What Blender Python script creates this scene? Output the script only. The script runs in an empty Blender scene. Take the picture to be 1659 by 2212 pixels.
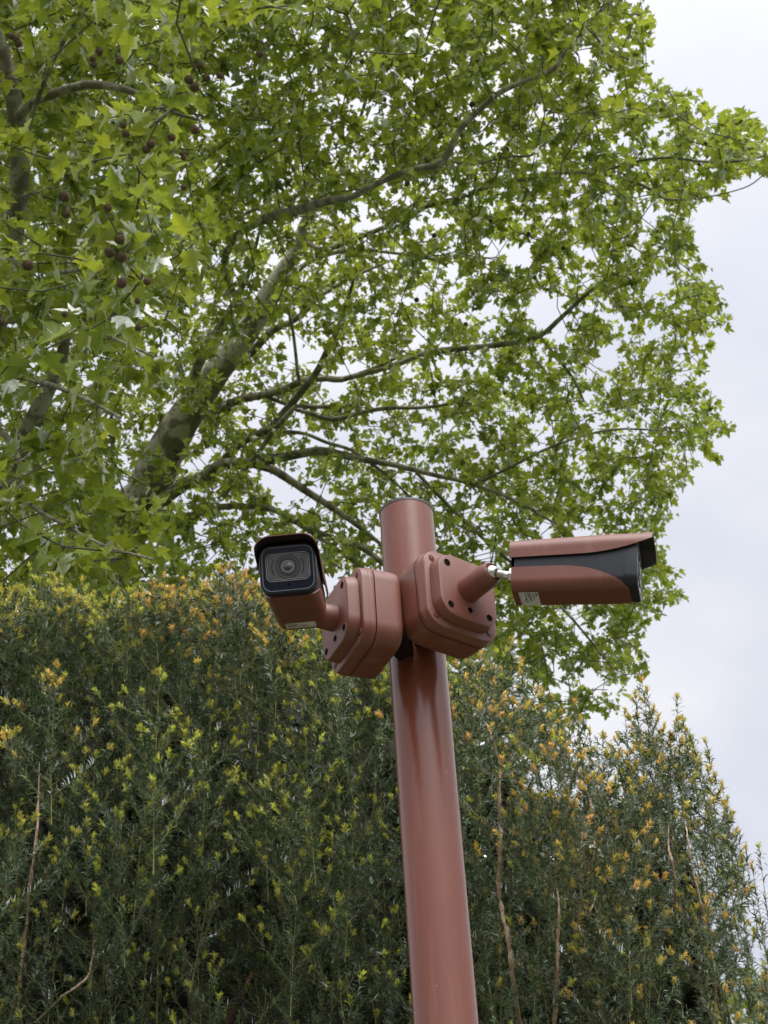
import bpy, math, random
import numpy as np
from math import sin, cos, radians, pi, hypot
from mathutils import Vector, Matrix
rng = np.random.default_rng(7); random.seed(7)
S = bpy.context.scene; C = S.collection

# ------------------------------------------------------------------ camera, sky, sun, exposure
F = 3541.0; TH = radians(35.57); ROLL = radians(-3.896)     # focal length in px of a 1659 x 2212 picture
EYE = np.array([0, 0, 1.6])
Rx = np.array([[1, 0, 0], [0, cos(pi/2+TH), -sin(pi/2+TH)], [0, sin(pi/2+TH), cos(pi/2+TH)]])
Rz = np.array([[cos(ROLL), -sin(ROLL), 0], [sin(ROLL), cos(ROLL), 0], [0, 0, 1]])
R = Rx @ Rz
def P(x, y, d):
    return R @ np.array([(x-829.5)/F*d, (1106-y)/F*d, -d]) + EYE
def PV(x, y, d):
    q = np.stack([(x-829.5)/F*d, (1106-y)/F*d, -d], -1); return q @ R.T + EYE
def proj(p):
    q = (np.asarray(p)-EYE) @ R; z = -q[..., 2]
    return 829.5+F*q[..., 0]/z, 1106-F*q[..., 1]/z, z
cd = bpy.data.cameras.new('camera'); cam = bpy.data.objects.new('camera', cd); C.objects.link(cam)
M = Matrix([list(r)+[0] for r in R]+[[0, 0, 0, 1]]); cam.matrix_world = Matrix.Translation(EYE) @ M
cd.sensor_fit = 'VERTICAL'; cd.sensor_height = 24.0; cd.sensor_width = 24.0*0.75
cd.lens = 24.0*F/2212; cd.clip_end = 3000; cd.clip_start = .05
cd.dof.use_dof = True; cd.dof.focus_distance = 2.5; cd.dof.aperture_fstop = cd.lens/2.4
S.camera = cam
S.render.resolution_x = 768; S.render.resolution_y = 1024
S.view_settings.view_transform = 'Standard'; S.view_settings.look = 'None'
S.view_settings.exposure = 0.84; S.view_settings.gamma = 1
S.cycles.max_bounces = 8; S.cycles.transparent_max_bounces = 8

SUN_EL, SUN_AZ = radians(60), radians(155)     # azimuth clockwise from +Y
w = bpy.data.worlds.new('World'); S.world = w; w.use_nodes = True
nt = w.node_tree; nt.nodes.clear()
def N(nt, t, **k):
    n = nt.nodes.new(t)
    for a, b in k.items(): setattr(n, a, b)
    return n
def L(nt, a, b): nt.links.new(a, b)
def math_(nt, op, a, b=None, c=None, clamp=False):
    n = N(nt, 'ShaderNodeMath', operation=op, use_clamp=clamp)
    for i, v in enumerate((a, b, c)):
        if v is None: continue
        if isinstance(v, (int, float)): n.inputs[i].default_value = v
        else: L(nt, v, n.inputs[i])
    return n.outputs[0]
def mixc(nt, f, a, b, mode='MIX'):
    n = N(nt, 'ShaderNodeMix', data_type='RGBA', blend_type=mode)
    for i, v in ((0, f), (6, a), (7, b)):
        if isinstance(v, (int, float)): n.inputs[i].default_value = v
        elif isinstance(v, tuple): n.inputs[i].default_value = (*v, 1)
        else: L(nt, v, n.inputs[i])
    return n.outputs[2]
def noise(nt, vec, scale, detail=4, rough=.55):
    n = N(nt, 'ShaderNodeTexNoise'); n.inputs['Scale'].default_value = scale
    n.inputs['Detail'].default_value = detail; n.inputs['Roughness'].default_value = rough
    if vec is not None: L(nt, vec, n.inputs['Vector'])
    return n.outputs['Fac']
sky = N(nt, 'ShaderNodeTexSky', sky_type='NISHITA', sun_disc=False)
sky.sun_elevation = SUN_EL; sky.sun_rotation = SUN_AZ
tc = N(nt, 'ShaderNodeTexCoord'); sep = N(nt, 'ShaderNodeSeparateXYZ'); L(nt, tc.outputs['Generated'], sep.inputs[0])
den = math_(nt, 'ADD', math_(nt, 'MAXIMUM', sep.outputs[2], 0.0), 0.25)
cmb = N(nt, 'ShaderNodeCombineXYZ')
L(nt, math_(nt, 'DIVIDE', sep.outputs[0], den), cmb.inputs[0]); L(nt, math_(nt, 'DIVIDE', sep.outputs[1], den), cmb.inputs[1])
cn = noise(nt, cmb.outputs[0], 2.3, 5, .5)
ramp = N(nt, 'ShaderNodeValToRGB'); L(nt, cn, ramp.inputs[0])
ramp.color_ramp.elements[0].position = .38; ramp.color_ramp.elements[0].color = (.74, .77, .87, 1)
ramp.color_ramp.elements[1].position = .62; ramp.color_ramp.elements[1].color = (.97, .97, 1.0, 1)
grad = math_(nt, 'MULTIPLY_ADD', math_(nt, 'MAXIMUM', sep.outputs[2], 0.0), 1.9, 6.0)
# broad glow added round the hidden sun, unseen behind the viewer, to brighten the scene
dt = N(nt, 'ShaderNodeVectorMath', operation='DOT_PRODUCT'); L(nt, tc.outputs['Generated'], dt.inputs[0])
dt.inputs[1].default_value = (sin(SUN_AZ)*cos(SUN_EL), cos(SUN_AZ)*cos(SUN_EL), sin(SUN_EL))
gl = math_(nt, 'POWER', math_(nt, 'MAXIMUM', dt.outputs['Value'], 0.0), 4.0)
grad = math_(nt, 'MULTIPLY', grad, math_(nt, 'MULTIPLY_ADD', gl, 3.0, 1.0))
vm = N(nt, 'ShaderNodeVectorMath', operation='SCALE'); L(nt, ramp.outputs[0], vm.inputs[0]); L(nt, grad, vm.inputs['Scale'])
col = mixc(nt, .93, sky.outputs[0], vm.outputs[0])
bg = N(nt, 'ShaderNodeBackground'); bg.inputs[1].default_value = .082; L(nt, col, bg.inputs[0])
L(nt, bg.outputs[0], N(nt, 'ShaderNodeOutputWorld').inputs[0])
sl = bpy.data.lights.new('sun', 'SUN'); sl.energy = 1.5; sl.angle = radians(50); sl.color = (1, .97, .92)
so = bpy.data.objects.new('sun', sl); C.objects.link(so)
sd = Vector((sin(SUN_AZ)*cos(SUN_EL), cos(SUN_AZ)*cos(SUN_EL), sin(SUN_EL)))
so.rotation_euler = sd.to_track_quat('Z', 'Y').to_euler(); so.location = (2, -4, 8)

# ------------------------------------------------------------------ materials
def mat(name):
    m = bpy.data.materials.new(name); m.use_nodes = True
    return m, m.node_tree, m.node_tree.nodes['Principled BSDF']
def simple(name, c, rough=.5, metal=0, bump=0, bscale=300, var=0, spec=.5):
    m, t, b = mat(name)
    b.inputs['Roughness'].default_value = rough; b.inputs['Metallic'].default_value = metal
    b.inputs['Specular IOR Level'].default_value = spec
    b.inputs['Base Color'].default_value = (*c, 1)
    co = N(t, 'ShaderNodeTexCoord').outputs['Object']
    if var:
        f = noise(t, co, 25, 5, .6)
        L(t, mixc(t, f, tuple(v*(1-var) for v in c), tuple(v*(1+var) for v in c)), b.inputs['Base Color'])
    if bump:
        bn = N(t, 'ShaderNodeBump'); bn.inputs['Strength'].default_value = bump; bn.inputs['Distance'].default_value = .001
        L(t, noise(t, co, bscale, 3), bn.inputs['Height']); L(t, bn.outputs[0], b.inputs['Normal'])
    return m
def paint_mat(name, c, rough):
    m, t, b = mat(name); co = N(t, 'ShaderNodeTexCoord').outputs['Object']
    f = noise(t, co, 14, 5, .6)
    base = mixc(t, f, tuple(v*.88 for v in c), tuple(v*1.12 for v in c))
    # washed-down dust in faint vertical runs
    mp = N(t, 'ShaderNodeMapping'); mp.inputs['Scale'].default_value = (60, 60, 5); L(t, co, mp.inputs['Vector'])
    st_ = N(t, 'ShaderNodeMapRange'); st_.inputs[1].default_value = .55; st_.inputs[2].default_value = .8; L(t, noise(t, mp.outputs[0], 1.0, 4, .6), st_.inputs[0])
    base = mixc(t, math_(t, 'MULTIPLY', st_.outputs[0], .35), base, (.24, .13, .095))
    # dust specks and chips stuck in the coat
    v = N(t, 'ShaderNodeTexVoronoi'); v.inputs['Scale'].default_value = 26; L(t, co, v.inputs['Vector'])
    sp = math_(t, 'LESS_THAN', v.outputs['Distance'], .028)
    L(t, mixc(t, math_(t, 'MULTIPLY', sp, .7), base, (.34, .22, .18)), b.inputs['Base Color'])
    L(t, math_(t, 'MULTIPLY_ADD', noise(t, co, 9, 4), .14, rough-.07), b.inputs['Roughness'])
    bn = N(t, 'ShaderNodeBump'); bn.inputs['Strength'].default_value = .12; bn.inputs['Distance'].default_value = .0006
    L(t, noise(t, co, 900, 2), bn.inputs['Height']); L(t, bn.outputs[0], b.inputs['Normal'])
    return m
PAINT = paint_mat('brown paint', (.150, .046, .028), .42)
PAINT_P = paint_mat('brown pole paint', (.160, .047, .027), .215)
DPAINT = simple('shaded bracket paint', (.018, .008, .007), .9, spec=.1)  # brown paint darkened to hold the shade behind the boxes
BLACK = simple('black plastic', (.015, .016, .021), .38, bump=.1, var=.15, spec=.35)
GLASS = simple('dark front plate', (.003, .004, .010), .06, spec=.16)
GREYRIM = simple('grey rim', (.10, .105, .125), .28)
WIN = simple('lens window', (.045, .045, .043), .28, var=.3)
LENSG = simple('lens glass', (.012, .010, .012), .05, spec=.9)
STEEL = simple('bare steel', (.62, .61, .57), .28, metal=1, var=.1)
DARK = simple('screw recess', (.006, .003, .003), 1, spec=.05)  # near-black; on the flat hole discs it stands for the shade inside
STICK = simple('label stock', (.55, .54, .49), .5)
INK = simple('label ink', (.03, .03, .03), .6)
SHIN = simple('dark shield inside', (.02, .013, .012), .5)  # darker colour on the inner faces of the sun shield
FACE = simple('glossy front glass', (.02, .021, .026), .05, spec=1.0)

def bark_mat(name, ca, cb, cc, scale):
    m, t, b = mat(name); co = N(t, 'ShaderNodeTexCoord').outputs['Object']
    n1 = noise(t, co, scale, 3, .5); n2 = noise(t, co, scale*4, 5, .65)
    s1 = N(t, 'ShaderNodeMapRange'); s1.inputs[1].default_value = .46; s1.inputs[2].default_value = .52; L(t, n1, s1.inputs[0])
    c1 = mixc(t, s1.outputs[0], ca, cb)
    s2 = N(t, 'ShaderNodeMapRange'); s2.inputs[1].default_value = .56; s2.inputs[2].default_value = .62; L(t, n2, s2.inputs[0])
    L(t, mixc(t, math_(t, 'MULTIPLY', s2.outputs[0], .7), c1, cc), b.inputs['Base Color'])
    b.inputs['Roughness'].default_value = .85
    bn = N(t, 'ShaderNodeBump'); bn.inputs['Strength'].default_value = .5; bn.inputs['Distance'].default_value = .02
    L(t, n2, bn.inputs['Height']); L(t, bn.outputs[0], b.inputs['Normal'])
    return m
BARK = bark_mat('plane bark', (.17, .155, .105), (.44, .41, .32), (.10, .085, .055), 4.5)
LIMB = bark_mat('plane limb bark', (.13, .115, .07), (.28, .255, .18), (.07, .06, .038), 9.0)
TWIG = simple('twig bark', (.075, .062, .042), .85, var=.3)
YBARK = bark_mat('peeling yew bark', (.46, .30, .20), (.62, .46, .34), (.16, .08, .05), 30.0)
YCORE = simple('dark hedge slab', (.022, .022, .012), .95, var=.7, bump=.8, bscale=120)
YWOOD = simple('yew inner wood', (.10, .055, .035), .9, var=.4, bump=.6, bscale=60)

def leaf_mat(name, lo, hi, under, tr, gloss=.10, rough=.38, trs=.5):
    m = bpy.data.materials.new(name); m.use_nodes = True; t = m.node_tree; t.nodes.clear()
    at = N(t, 'ShaderNodeAttribute', attribute_name='tint').outputs['Fac']
    c = mixc(t, at, lo, hi); geo = N(t, 'ShaderNodeNewGeometry')
    # paler leaf underside
    cu = mixc(t, math_(t, 'MULTIPLY', geo.outputs['Backfacing'], .55), c, under)
    d = N(t, 'ShaderNodeBsdfDiffuse'); L(t, cu, d.inputs[0])
    x = N(t, 'ShaderNodeBsdfTranslucent'); L(t, mixc(t, at, tr[0], tr[1]), x.inputs[0])
    a = N(t, 'ShaderNodeMixShader'); a.inputs[0].default_value = trs; L(t, d.outputs[0], a.inputs[1]); L(t, x.outputs[0], a.inputs[2])
    g = N(t, 'ShaderNodeBsdfGlossy'); g.inputs['Roughness'].default_value = rough; g.inputs[0].default_value = (1, 1, 1, 1)
    fr = N(t, 'ShaderNodeFresnel'); fr.inputs[0].default_value = 1.4
    b = N(t, 'ShaderNodeMixShader'); L(t, math_(t, 'MULTIPLY', fr.outputs[0], gloss*10, clamp=True), b.inputs[0])
    L(t, a.outputs[0], b.inputs[1]); L(t, g.outputs[0], b.inputs[2])
    L(t, b.outputs[0], N(t, 'ShaderNodeOutputMaterial').inputs[0])
    return m
LEAF = leaf_mat('plane leaf', (.10, .145, .016), (.23, .27, .028), (.17, .20, .07),
                ((.21, .285, .025), (.46, .50, .04)), .025, .45, .55)
NEEDLE = leaf_mat('yew needle', (.010, .030, .013), (.105, .17, .062), (.04, .08, .035),
                  ((.015, .045, .010), (.09, .15, .03)), .10, .32, .2)
TIPM = leaf_mat('yew new growth', (.62, .66, .08), (.90, .52, .18), (.55, .50, .14),
                ((.50, .56, .05), (.80, .46, .10)), .03, .5, .4)
BALL = simple('seed ball', (.115, .075, .042), .95, var=.5)
CONE = simple('yew cone', (.22, .055, .025), .7, var=.4)
GRASS = simple('grass', (.05, .085, .025), .9, var=.4)
PAVE = simple('paving', (.13, .115, .095), .9, var=.2)

# ------------------------------------------------------------------ mesh helpers
def tag(o, label=None, cat=None, group=None, kind=None):
    for k, v in (('label', label), ('category', cat), ('group', group), ('kind', kind)):
        if v: o[k] = v
    return o
def empty(name, loc, **k):
    o = bpy.data.objects.new(name, None); C.objects.link(o); o.location = tuple(map(float, loc)); return tag(o, **k)
def worigin(o):
    v = Vector((0, 0, 0))
    while o: v += o.location; o = o.parent
    return v
def mk(name, verts, faces, m, parent=None, smooth=True, sharp=40, m2=None, **k):
    """verts in world space; the object sits in its parent's frame."""
    me = bpy.data.meshes.new(name); off = worigin(parent)
    me.from_pydata([tuple(Vector(map(float, v))-off) for v in verts], [], [tuple(map(int, f)) for f in faces])
    me.materials.append(m)
    if m2:
        me.materials.append(m2[0])
        for i in m2[1]: me.polygons[i].material_index = 1
    if smooth:
        me.shade_smooth(); me.set_sharp_from_angle(angle=radians(sharp))
    o = bpy.data.objects.new(name, me); C.objects.link(o); o.parent = parent
    return tag(o, **k)
def mk_np(name, V, F_, sides, m, parent=None, tint=None, smooth=False, **k):
    """V (n,3) world; F_ flat loop indices; every face has `sides` corners (int or array)."""
    me = bpy.data.meshes.new(name); off = np.array(worigin(parent))
    V = (V-off).astype(np.float32); F_ = F_.astype(np.int32).ravel()
    tot = np.full(len(F_)//sides, sides, np.int32) if isinstance(sides, int) else sides.astype(np.int32)
    st = np.concatenate([[0], np.cumsum(tot)[:-1]]).astype(np.int32)
    me.vertices.add(len(V)); me.vertices.foreach_set('co', V.ravel())
    me.loops.add(len(F_)); me.loops.foreach_set('vertex_index', F_)
    me.polygons.add(len(tot)); me.polygons.foreach_set('loop_start', st); me.polygons.foreach_set('loop_total', tot)
    me.update(calc_edges=True)
    if tint is not None:
        a = me.attributes.new('tint', 'FLOAT', 'POINT'); a.data.foreach_set('value', tint.astype(np.float32))
    me.materials.append(m)
    if smooth: me.shade_smooth()
    o = bpy.data.objects.new(name, me); C.objects.link(o); o.parent = parent
    return tag(o, **k)
class MB:
    def __init__(s): s.v = []; s.f = []
    def add(s, v, f):
        n = len(s.v); s.v += [np.asarray(p, float) for p in v]; s.f += [[i+n for i in q] for q in f]; return s
    def loft(s, rings, cap0=True, cap1=True, closed=True):
        n = len(rings[0]); v = [p for r in rings for p in r]; f = []
        for i in range(len(rings)-1):
            for j in range(n if closed else n-1):
                a, b = i*n+j, i*n+(j+1) % n; f.append([a, b, b+n, a+n])
        if cap0: f.append(list(range(n))[::-1])
        if cap1: f.append([(len(rings)-1)*n+j for j in range(n)])
        return s.add(v, f)
    def make(s, name, m, parent=None, **k): return mk(name, s.v, s.f, m, parent, **k)
def nrm(v): v = np.asarray(v, float); return v/np.linalg.norm(v)
def frame_from(n, up=(0, 0, 1)):
    n = nrm(n); u = np.cross(up, n)
    if np.linalg.norm(u) < 1e-3: u = np.cross((0, 1, 0), n)
    u = nrm(u); return u, np.cross(n, u), n
def circ(c, u, v, r, n=32, ph=0): return [c+u*r*cos(ph+2*pi*i/n)+v*r*sin(ph+2*pi*i/n) for i in range(n)]
def cyl(mb, c, n, prof, seg=32, ph=0):
    """lathe: prof = [(height along n, radius)...]"""
    u, v, n = frame_from(n); c = np.asarray(c, float)
    mb.loft([circ(c+n*h, u, v, max(r, 1e-5), seg, ph) for h, r in prof]); return mb
def ring(mb, c, n, R_, r, seg=32, k=8):
    u, v, n = frame_from(n); c = np.asarray(c, float); rings = []
    for j in range(k):
        a = 2*pi*j/k; rings.append(circ(c+n*r*sin(a), u, v, R_+r*cos(a), seg))
    vs = [p for q in rings for p in q]; f = []
    for j in range(k):
        for i in range(seg):
            a, b = j*seg+i, j*seg+(i+1) % seg; c2, d = ((j+1) % k)*seg+(i+1) % seg, ((j+1) % k)*seg+i
            f.append([a, b, c2, d])
    mb.add(vs, f); return mb
def tube_rings(pts, rad, seg=10):
    pts = np.asarray(pts, float); n = len(pts); out = []
    ref = np.array([.3, .9, .2])
    for i in range(n):
        t = nrm(pts[min(i+1, n-1)]-pts[max(i-1, 0)])
        u = nrm(np.cross(ref, t)); v = np.cross(t, u)
        out.append(circ(pts[i], u, v, rad[i], seg))
    return out
def smooth_path(pts, rad, step=4):
    """Catmull-Rom through the points"""
    p = np.asarray(pts, float); r = np.asarray(rad, float); P_, R2 = [], []
    q = np.vstack([2*p[0]-p[1], p, 2*p[-1]-p[-2]])
    for i in range(len(p)-1):
        for k in range(step):
            t = k/step; a, b, c, d = q[i], q[i+1], q[i+2], q[i+3]
            P_.append(.5*((2*b)+(c-a)*t+(2*a-5*b+4*c-d)*t*t+(3*b-a-3*c+d)*t**3)); R2.append(r[i]*(1-t)+r[i+1]*t)
    P_.append(p[-1]); R2.append(r[-1]); return np.array(P_), np.array(R2)
def rsq(h, rad, n=8, hy=None):
    """rounded rectangle outline (x,y), half sizes h, hy"""
    hy = hy or h; o = []
    for cx, cy, a0 in ((h-rad, hy-rad, 0), (-h+rad, hy-rad, pi/2), (-h+rad, -hy+rad, pi), (h-rad, -hy+rad, 1.5*pi)):
        for i in range(n+1):
            a = a0+pi/2*i/n; o.append((cx+rad*cos(a), cy+rad*sin(a)))
    return o

# ------------------------------------------------------------------ ground
mk('grass_ground', [(-400, -400, 0), (400, -400, 0), (400, 900, 0), (-400, 900, 0)], [(0, 1, 2, 3)], GRASS, smooth=False, kind='structure')
mk('path', [(-30, -3, .004), (30, -3, .004), (30, 2.9, .004), (-30, 2.9, .004)], [(0, 1, 2, 3)], PAVE, smooth=False, kind='structure')

# ------------------------------------------------------------------ pole
PX, PY, PZ, PR = .03704, 2.2463, 3.197, .045
pole = empty('camera_pole', (PX, PY, 0), label='round brown painted steel pole rising in front of the hedge', cat='pole')
mb = MB(); cyl(mb, (PX, PY, 0), (0, 0, 1), [(.012, PR), (1.0, PR), (2.0, PR), (PZ, PR)], 96); mb.make('shaft', PAINT_P, pole)
mb = MB(); cyl(mb, (PX, PY, PZ), (0, 0, 1), [(.0002, PR+.0008), (.004, PR+.0008), (.0055, PR-.002)], 96); mb.make('cap', simple('grey cap', (.05, .045, .05), .4), pole)
mb = MB(); cyl(mb, (PX, PY, 0), (0, 0, 1), [(.002, .11), (.012, .11)], 48); mb.make('base_flange', PAINT, pole)

# ------------------------------------------------------------------ junction boxes
def jbox(name, lidc, n, label, uplane=(0, 0, 1)):
    """lidc: centre of the lid's flat front, n: outward normal"""
    n = nrm(n); u = nrm(np.cross((0, 0, 1), n)); v = np.array([0, 0, 1.])
    T = .065; back = lidc-n*T
    root = empty(name, back, label=label, cat='junction box', group='junction boxes on the pole')
    def layer(h, s, hs=.0690, rad=.031): return [back+n*h+u*x*s+v*y*s for x, y in rsq(hs, rad)]
    mb = MB(); mb.loft([layer(0, .93), layer(.0015, .965), layer(.005, .985), layer(.012, .995), layer(.0435, 1.0)]); mb.make('body', PAINT, root)
    mb = MB(); mb.loft([layer(.0436, .988), layer(.0449, .988)]); mb.make('gasket', DARK, root)
    mb = MB(); mb.loft([layer(.045, 1.0), layer(.0458, 1.008), layer(.053, 1.006), layer(.0542, .992), layer(.063, .984), layer(.0642, .978), layer(T, .965)])
    lid = mb.make('lid', PAINT, root)
    for sx, sy in ((1, 1), (1, -1), (-1, -1), (-1, 1)):
        c = lidc+u*sx*.055*.93+v*sy*.055*.93
        mb = MB(); cyl(mb, c, n, [(.0002, .0052), (.0005, .0052)], 20); s_ = mb.make('screw_hole', DARK, lid)
        mb = MB(); cyl(mb, c, n, [(.0006, .0036), (.0012, .0036), (.0014, .0028)], 16); ring(mb, c, n, .0052, .0006, 20, 6); mb.make('screw', PAINT, lid)
        mb = MB(); cyl(mb, c, n, [(.00145, .0013), (.0018, .0013)], 6)
        mb.make('screw_socket', DARK, lid)
    # knock-out on the underside
    c = back+n*.026-v*.0684
    mb = MB(); ring(mb, c, -v, .0165, .0012, 40, 6); cyl(mb, c, -v, [(-.001, .0155), (.0008, .0155), (.0014, .0145)], 40); mb.make('knockout', PAINT, root)
    return root, n, u, v
TLr = np.array([.06456913, 2.07664762, 2.99828857]); ar = radians(39.13)
ur = np.array([cos(ar), sin(ar), 0]); nr = np.array([sin(ar), -cos(ar), 0])
TRl = np.array([-.04632391, 2.08092668, 2.9807848]); al = radians(114.43)
ul = np.array([cos(al), sin(al), 0]); nl = np.array([-sin(al), cos(al), 0])
lidR = TLr+ur*.055-np.array([0, 0, .055]); lidL = TRl+ul*.055-np.array([0, 0, .055])
jbox('junction_box', lidR, nr, 'square brown junction box with rounded corners turned to the right, behind the side-on camera')
jbox('junction_box', lidL, nl, 'square brown junction box seen nearly edge-on, carrying the camera that faces the viewer')
# bracket between boxes and pole
br = empty('mounting_bracket', (PX, PY, 2.93), label='shade-darkened steel bracket clamping the two junction boxes to the pole', cat='bracket')
for lc, n in ((lidR, nr), (lidL, nl)):
    u = nrm(np.cross((0, 0, 1), n)); back = lc-n*.0655; v = np.array([0, 0, 1.])
    toP = np.array([PX, PY, lc[2]])
    mb = MB(); mb.loft([[back-n*h+u*x+v*y for x, y in rsq(.040, .008, 3, .038)] for h in (0, .006)]); mb.make('plate', DPAINT, br)
    mb = MB(); a = back-n*.0062; b = toP-(toP-a)*0.2
    mb.loft([[p+u*x+v*y for x, y in rsq(.018, .004, 3, .030)] for p in (a, b)]); mb.make('arm', DPAINT, br)

# ------------------------------------------------------------------ security cameras
def half_outline(W, H, rt=.26, rb=.22, n=10):
    """right half of the body section, top centre to bottom centre"""
    o = [(0, H/2)]
    r = rt*W
    for i in range(n+1): a = pi/2-pi/2*i/n; o.append((W/2-r+r*cos(a), H/2-r+r*sin(a)))
    r = rb*W; inset = .035*W
    for i in range(n+1): a = -pi/2*i/n; o.append((W/2-inset-r+r*cos(a), -H/2+r+r*sin(a)))
    o.append((0, -H/2)); return np.array(o)
def resample(o, s0, s1, m):
    d = np.r_[0, np.cumsum(np.linalg.norm(np.diff(o, axis=0), axis=1))]
    s = np.linspace(s0, s1, m); return np.stack([np.interp(s, d, o[:, 0]), np.interp(s, d, o[:, 1])], 1)
def s_at_z(o, z):
    d = np.r_[0, np.cumsum(np.linalg.norm(np.diff(o, axis=0), axis=1))]
    return np.interp(-z, -o[:, 1], d)
def cam_frame(yaw, pit, rol):
    cy, sy = cos(yaw), sin(yaw); cp, sp = cos(pit), sin(pit); cr, sr = cos(rol), sin(rol)
    return (np.array([[cy, -sy, 0], [sy, cy, 0], [0, 0, 1]]) @ np.array([[cp, 0, -sp], [0, 1, 0], [sp, 0, cp]])
            @ np.array([[1, 0, 0], [0, cr, -sr], [0, sr, cr]]))
def text_mesh(name, body, size, m, parent, fn, align='LEFT'):
    cu = bpy.data.curves.new(name, 'FONT'); cu.body = body; cu.size = size; cu.align_x = align; cu.resolution_u = 2
    o = bpy.data.objects.new(name, cu); C.objects.link(o)
    dg = bpy.context.evaluated_depsgraph_get(); me = o.evaluated_get(dg).to_mesh()
    v = [fn(p.co.x, p.co.y) for p in me.vertices]; f = [list(p.vertices) for p in me.polygons]
    o.evaluated_get(dg).to_mesh_clear(); bpy.data.objects.remove(o)
    return mk(name, v, f, m, parent, smooth=False)
def seccam(front, yaw, pit, rol, W, H, Lb, lidc, n, label, arm_len, full_label):
    M_ = cam_frame(yaw, pit, rol); X, Y, Z = M_[:, 0], M_[:, 1], M_[:, 2]
    front = np.asarray(front, float)
    def g(x, y, z): return front+X*(x-Lb)+Y*y+Z*z          # x from rear (0) to front (Lb)
    root = empty('security_camera', lidc, label=label, cat='camera', group='bullet cameras on the pole')
    u = nrm(np.cross((0, 0, 1), n)); v = np.array([0, 0, 1.])
    # base plate on the junction box lid
    def lay(h, s): return [lidc+n*h+u*x*s+v*y*s for x, y in rsq(.0560, .031, 12)]
    mb = MB(); mb.loft([lay(.0006, 1.03), lay(.004, 1.02), lay(.0155, .985), lay(.018, .97), lay(.0192, .93)]); bp = mb.make('base_plate', PAINT, root)
    fc = lidc+n*.0192
    for sx, sy in ((1, 1), (1, -1), (-1, -1), (-1, 1)):
        c = fc+u*sx*.0375+v*sy*.0375
        mb = MB(); cyl(mb, c, n, [(.0003, .0058), (.0006, .0058)], 24); mb.make('bolt_hole', DARK, bp)
        mb = MB(); ring(mb, c, n, .0060, .0006, 24, 6); mb.make('bolt_rim', PAINT, bp)
    c = fc-v*.036
    mb = MB(); ring(mb, c, n, .0075, .0006, 24, 6); ring(mb, c, n, .0030, .0006, 16, 6); mb.make('boss', PAINT, bp)
    mb = MB(); cyl(mb, c, n, [(.0003, .0045), (.0006, .0045)], 24); mb.make('boss_hole', DARK, bp)
    mb = MB(); ring(mb, lidc+u*-.052+n*.008+v*.002, -u, .003, .001, 12, 6); mb.make('drain_notch', DARK, bp)
    # arm
    tip = fc+n*arm_len; up_ = v
    mb = MB(); cyl(mb, fc, n, [(.0003, .0208), (.003, .0204), (arm_len*.5, .0198), (arm_len-.012, .0192), (arm_len-.004, .0180), (arm_len+.001, .0150), (arm_len, .0120), (arm_len-.006, .0112)], 48)
    arm = mb.make('arm', PAINT, root)
    # ball joint and threaded neck
    rear = g(0, 0, 0); 
    rc = g(0, 0, -H*.02); jd = nrm(rc-tip)
    mb = MB(); bc = tip+n*(-.002); uu, vv, nn = frame_from(jd)
    mb.loft([circ(bc+nn*.0112*sin(a), uu, vv, .0112*cos(a)+1e-5, 28) for a in np.linspace(-pi/2, pi/2, 14)]); ball = mb.make('ball_joint', STEEL, root)
    dist = np.linalg.norm(rc-bc)
    mb = MB(); cyl(mb, bc, jd, [(.008, .0062), (dist, .0062)], 24)
    for k in range(6): ring(mb, bc+jd*(.010+.0016*k), jd, .0063, .0006, 24, 6)
    mb.make('threaded_neck', STEEL, ball)
    mb = MB(); cyl(mb, rc-jd*.0105, jd, [(0, .0098), (.001, .0108), (.0095, .0108), (.0102, .010)], 6, .3); nut = mb.make('lock_nut', STEEL, ball, smooth=False)
    # inner black body
    xs = np.linspace(0, 1, 24); o = half_outline(W, H)
    def sect(x, sc, grow=0, zoff=0):
        h = half_outline(W*sc+grow, H*sc+grow); full = np.vstack([h, (h*[-1, 1])[::-1][1:-1]])
        return [g(x, a, b+zoff) for a, b in full]
    def scl(t): return .93+.07*min(1, t/.75)
    rings = [sect(.0015, .80), sect(0.003, .90)]+[sect(.003+t*(Lb*.93), scl(t)*.985) for t in xs]
    mb = MB(); mb.loft(rings); body = mb.make('housing', BLACK, root)
    # brown lower shell whose edge sweeps down toward the front
    def shell(zfun, x0, x1, sc, top, thick, m, name, nx=40, mpts=26, zoff=0, par=root, inside=None):
        outer, inner = [], []
        for t in np.linspace(0, 1, nx):
            x = x0+(x1-x0)*t; ss = scl(min(1, max(0, x/Lb)))
            for lst, gr in ((outer, sc), (inner, sc-2*thick)):
                h = half_outline(W*ss+gr, H*ss+gr)
                tot = np.linalg.norm(np.diff(h, axis=0), axis=1).sum(); z = zfun(t)*(H*ss+gr)/2
                s = s_at_z(h, z)
                r = resample(h, 0, s, mpts) if top else resample(h, tot, s, mpts)
                full = np.vstack([(r*[-1, 1])[::-1][:-1], r]); lst.append([g(x, a, b+zoff) for a, b in full])
        nn_ = len(outer[0]); V = [p for r in outer for p in r]+[p for r in inner for p in r]; K = nx*nn_; f = []
        for i in range(nx-1):
            for j in range(nn_-1):
                a = i*nn_+j; q = [a, a+1, a+1+nn_, a+nn_]; f.append(q); f.append([K+k for k in q[::-1]])
            for j in (0, nn_-1):
                a = i*nn_+j; f.append([a, a+nn_, K+a+nn_, K+a])
        for i in (0, nx-1):
            for j in range(nn_-1):
                a = i*nn_+j; f.append([a, a+1, K+a+1, K+a])
        return mk(name, V, f, m, par, sharp=55, m2=(inside, [i for i, q_ in enumerate(f) if min(q_) >= K]) if inside else None)
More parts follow.
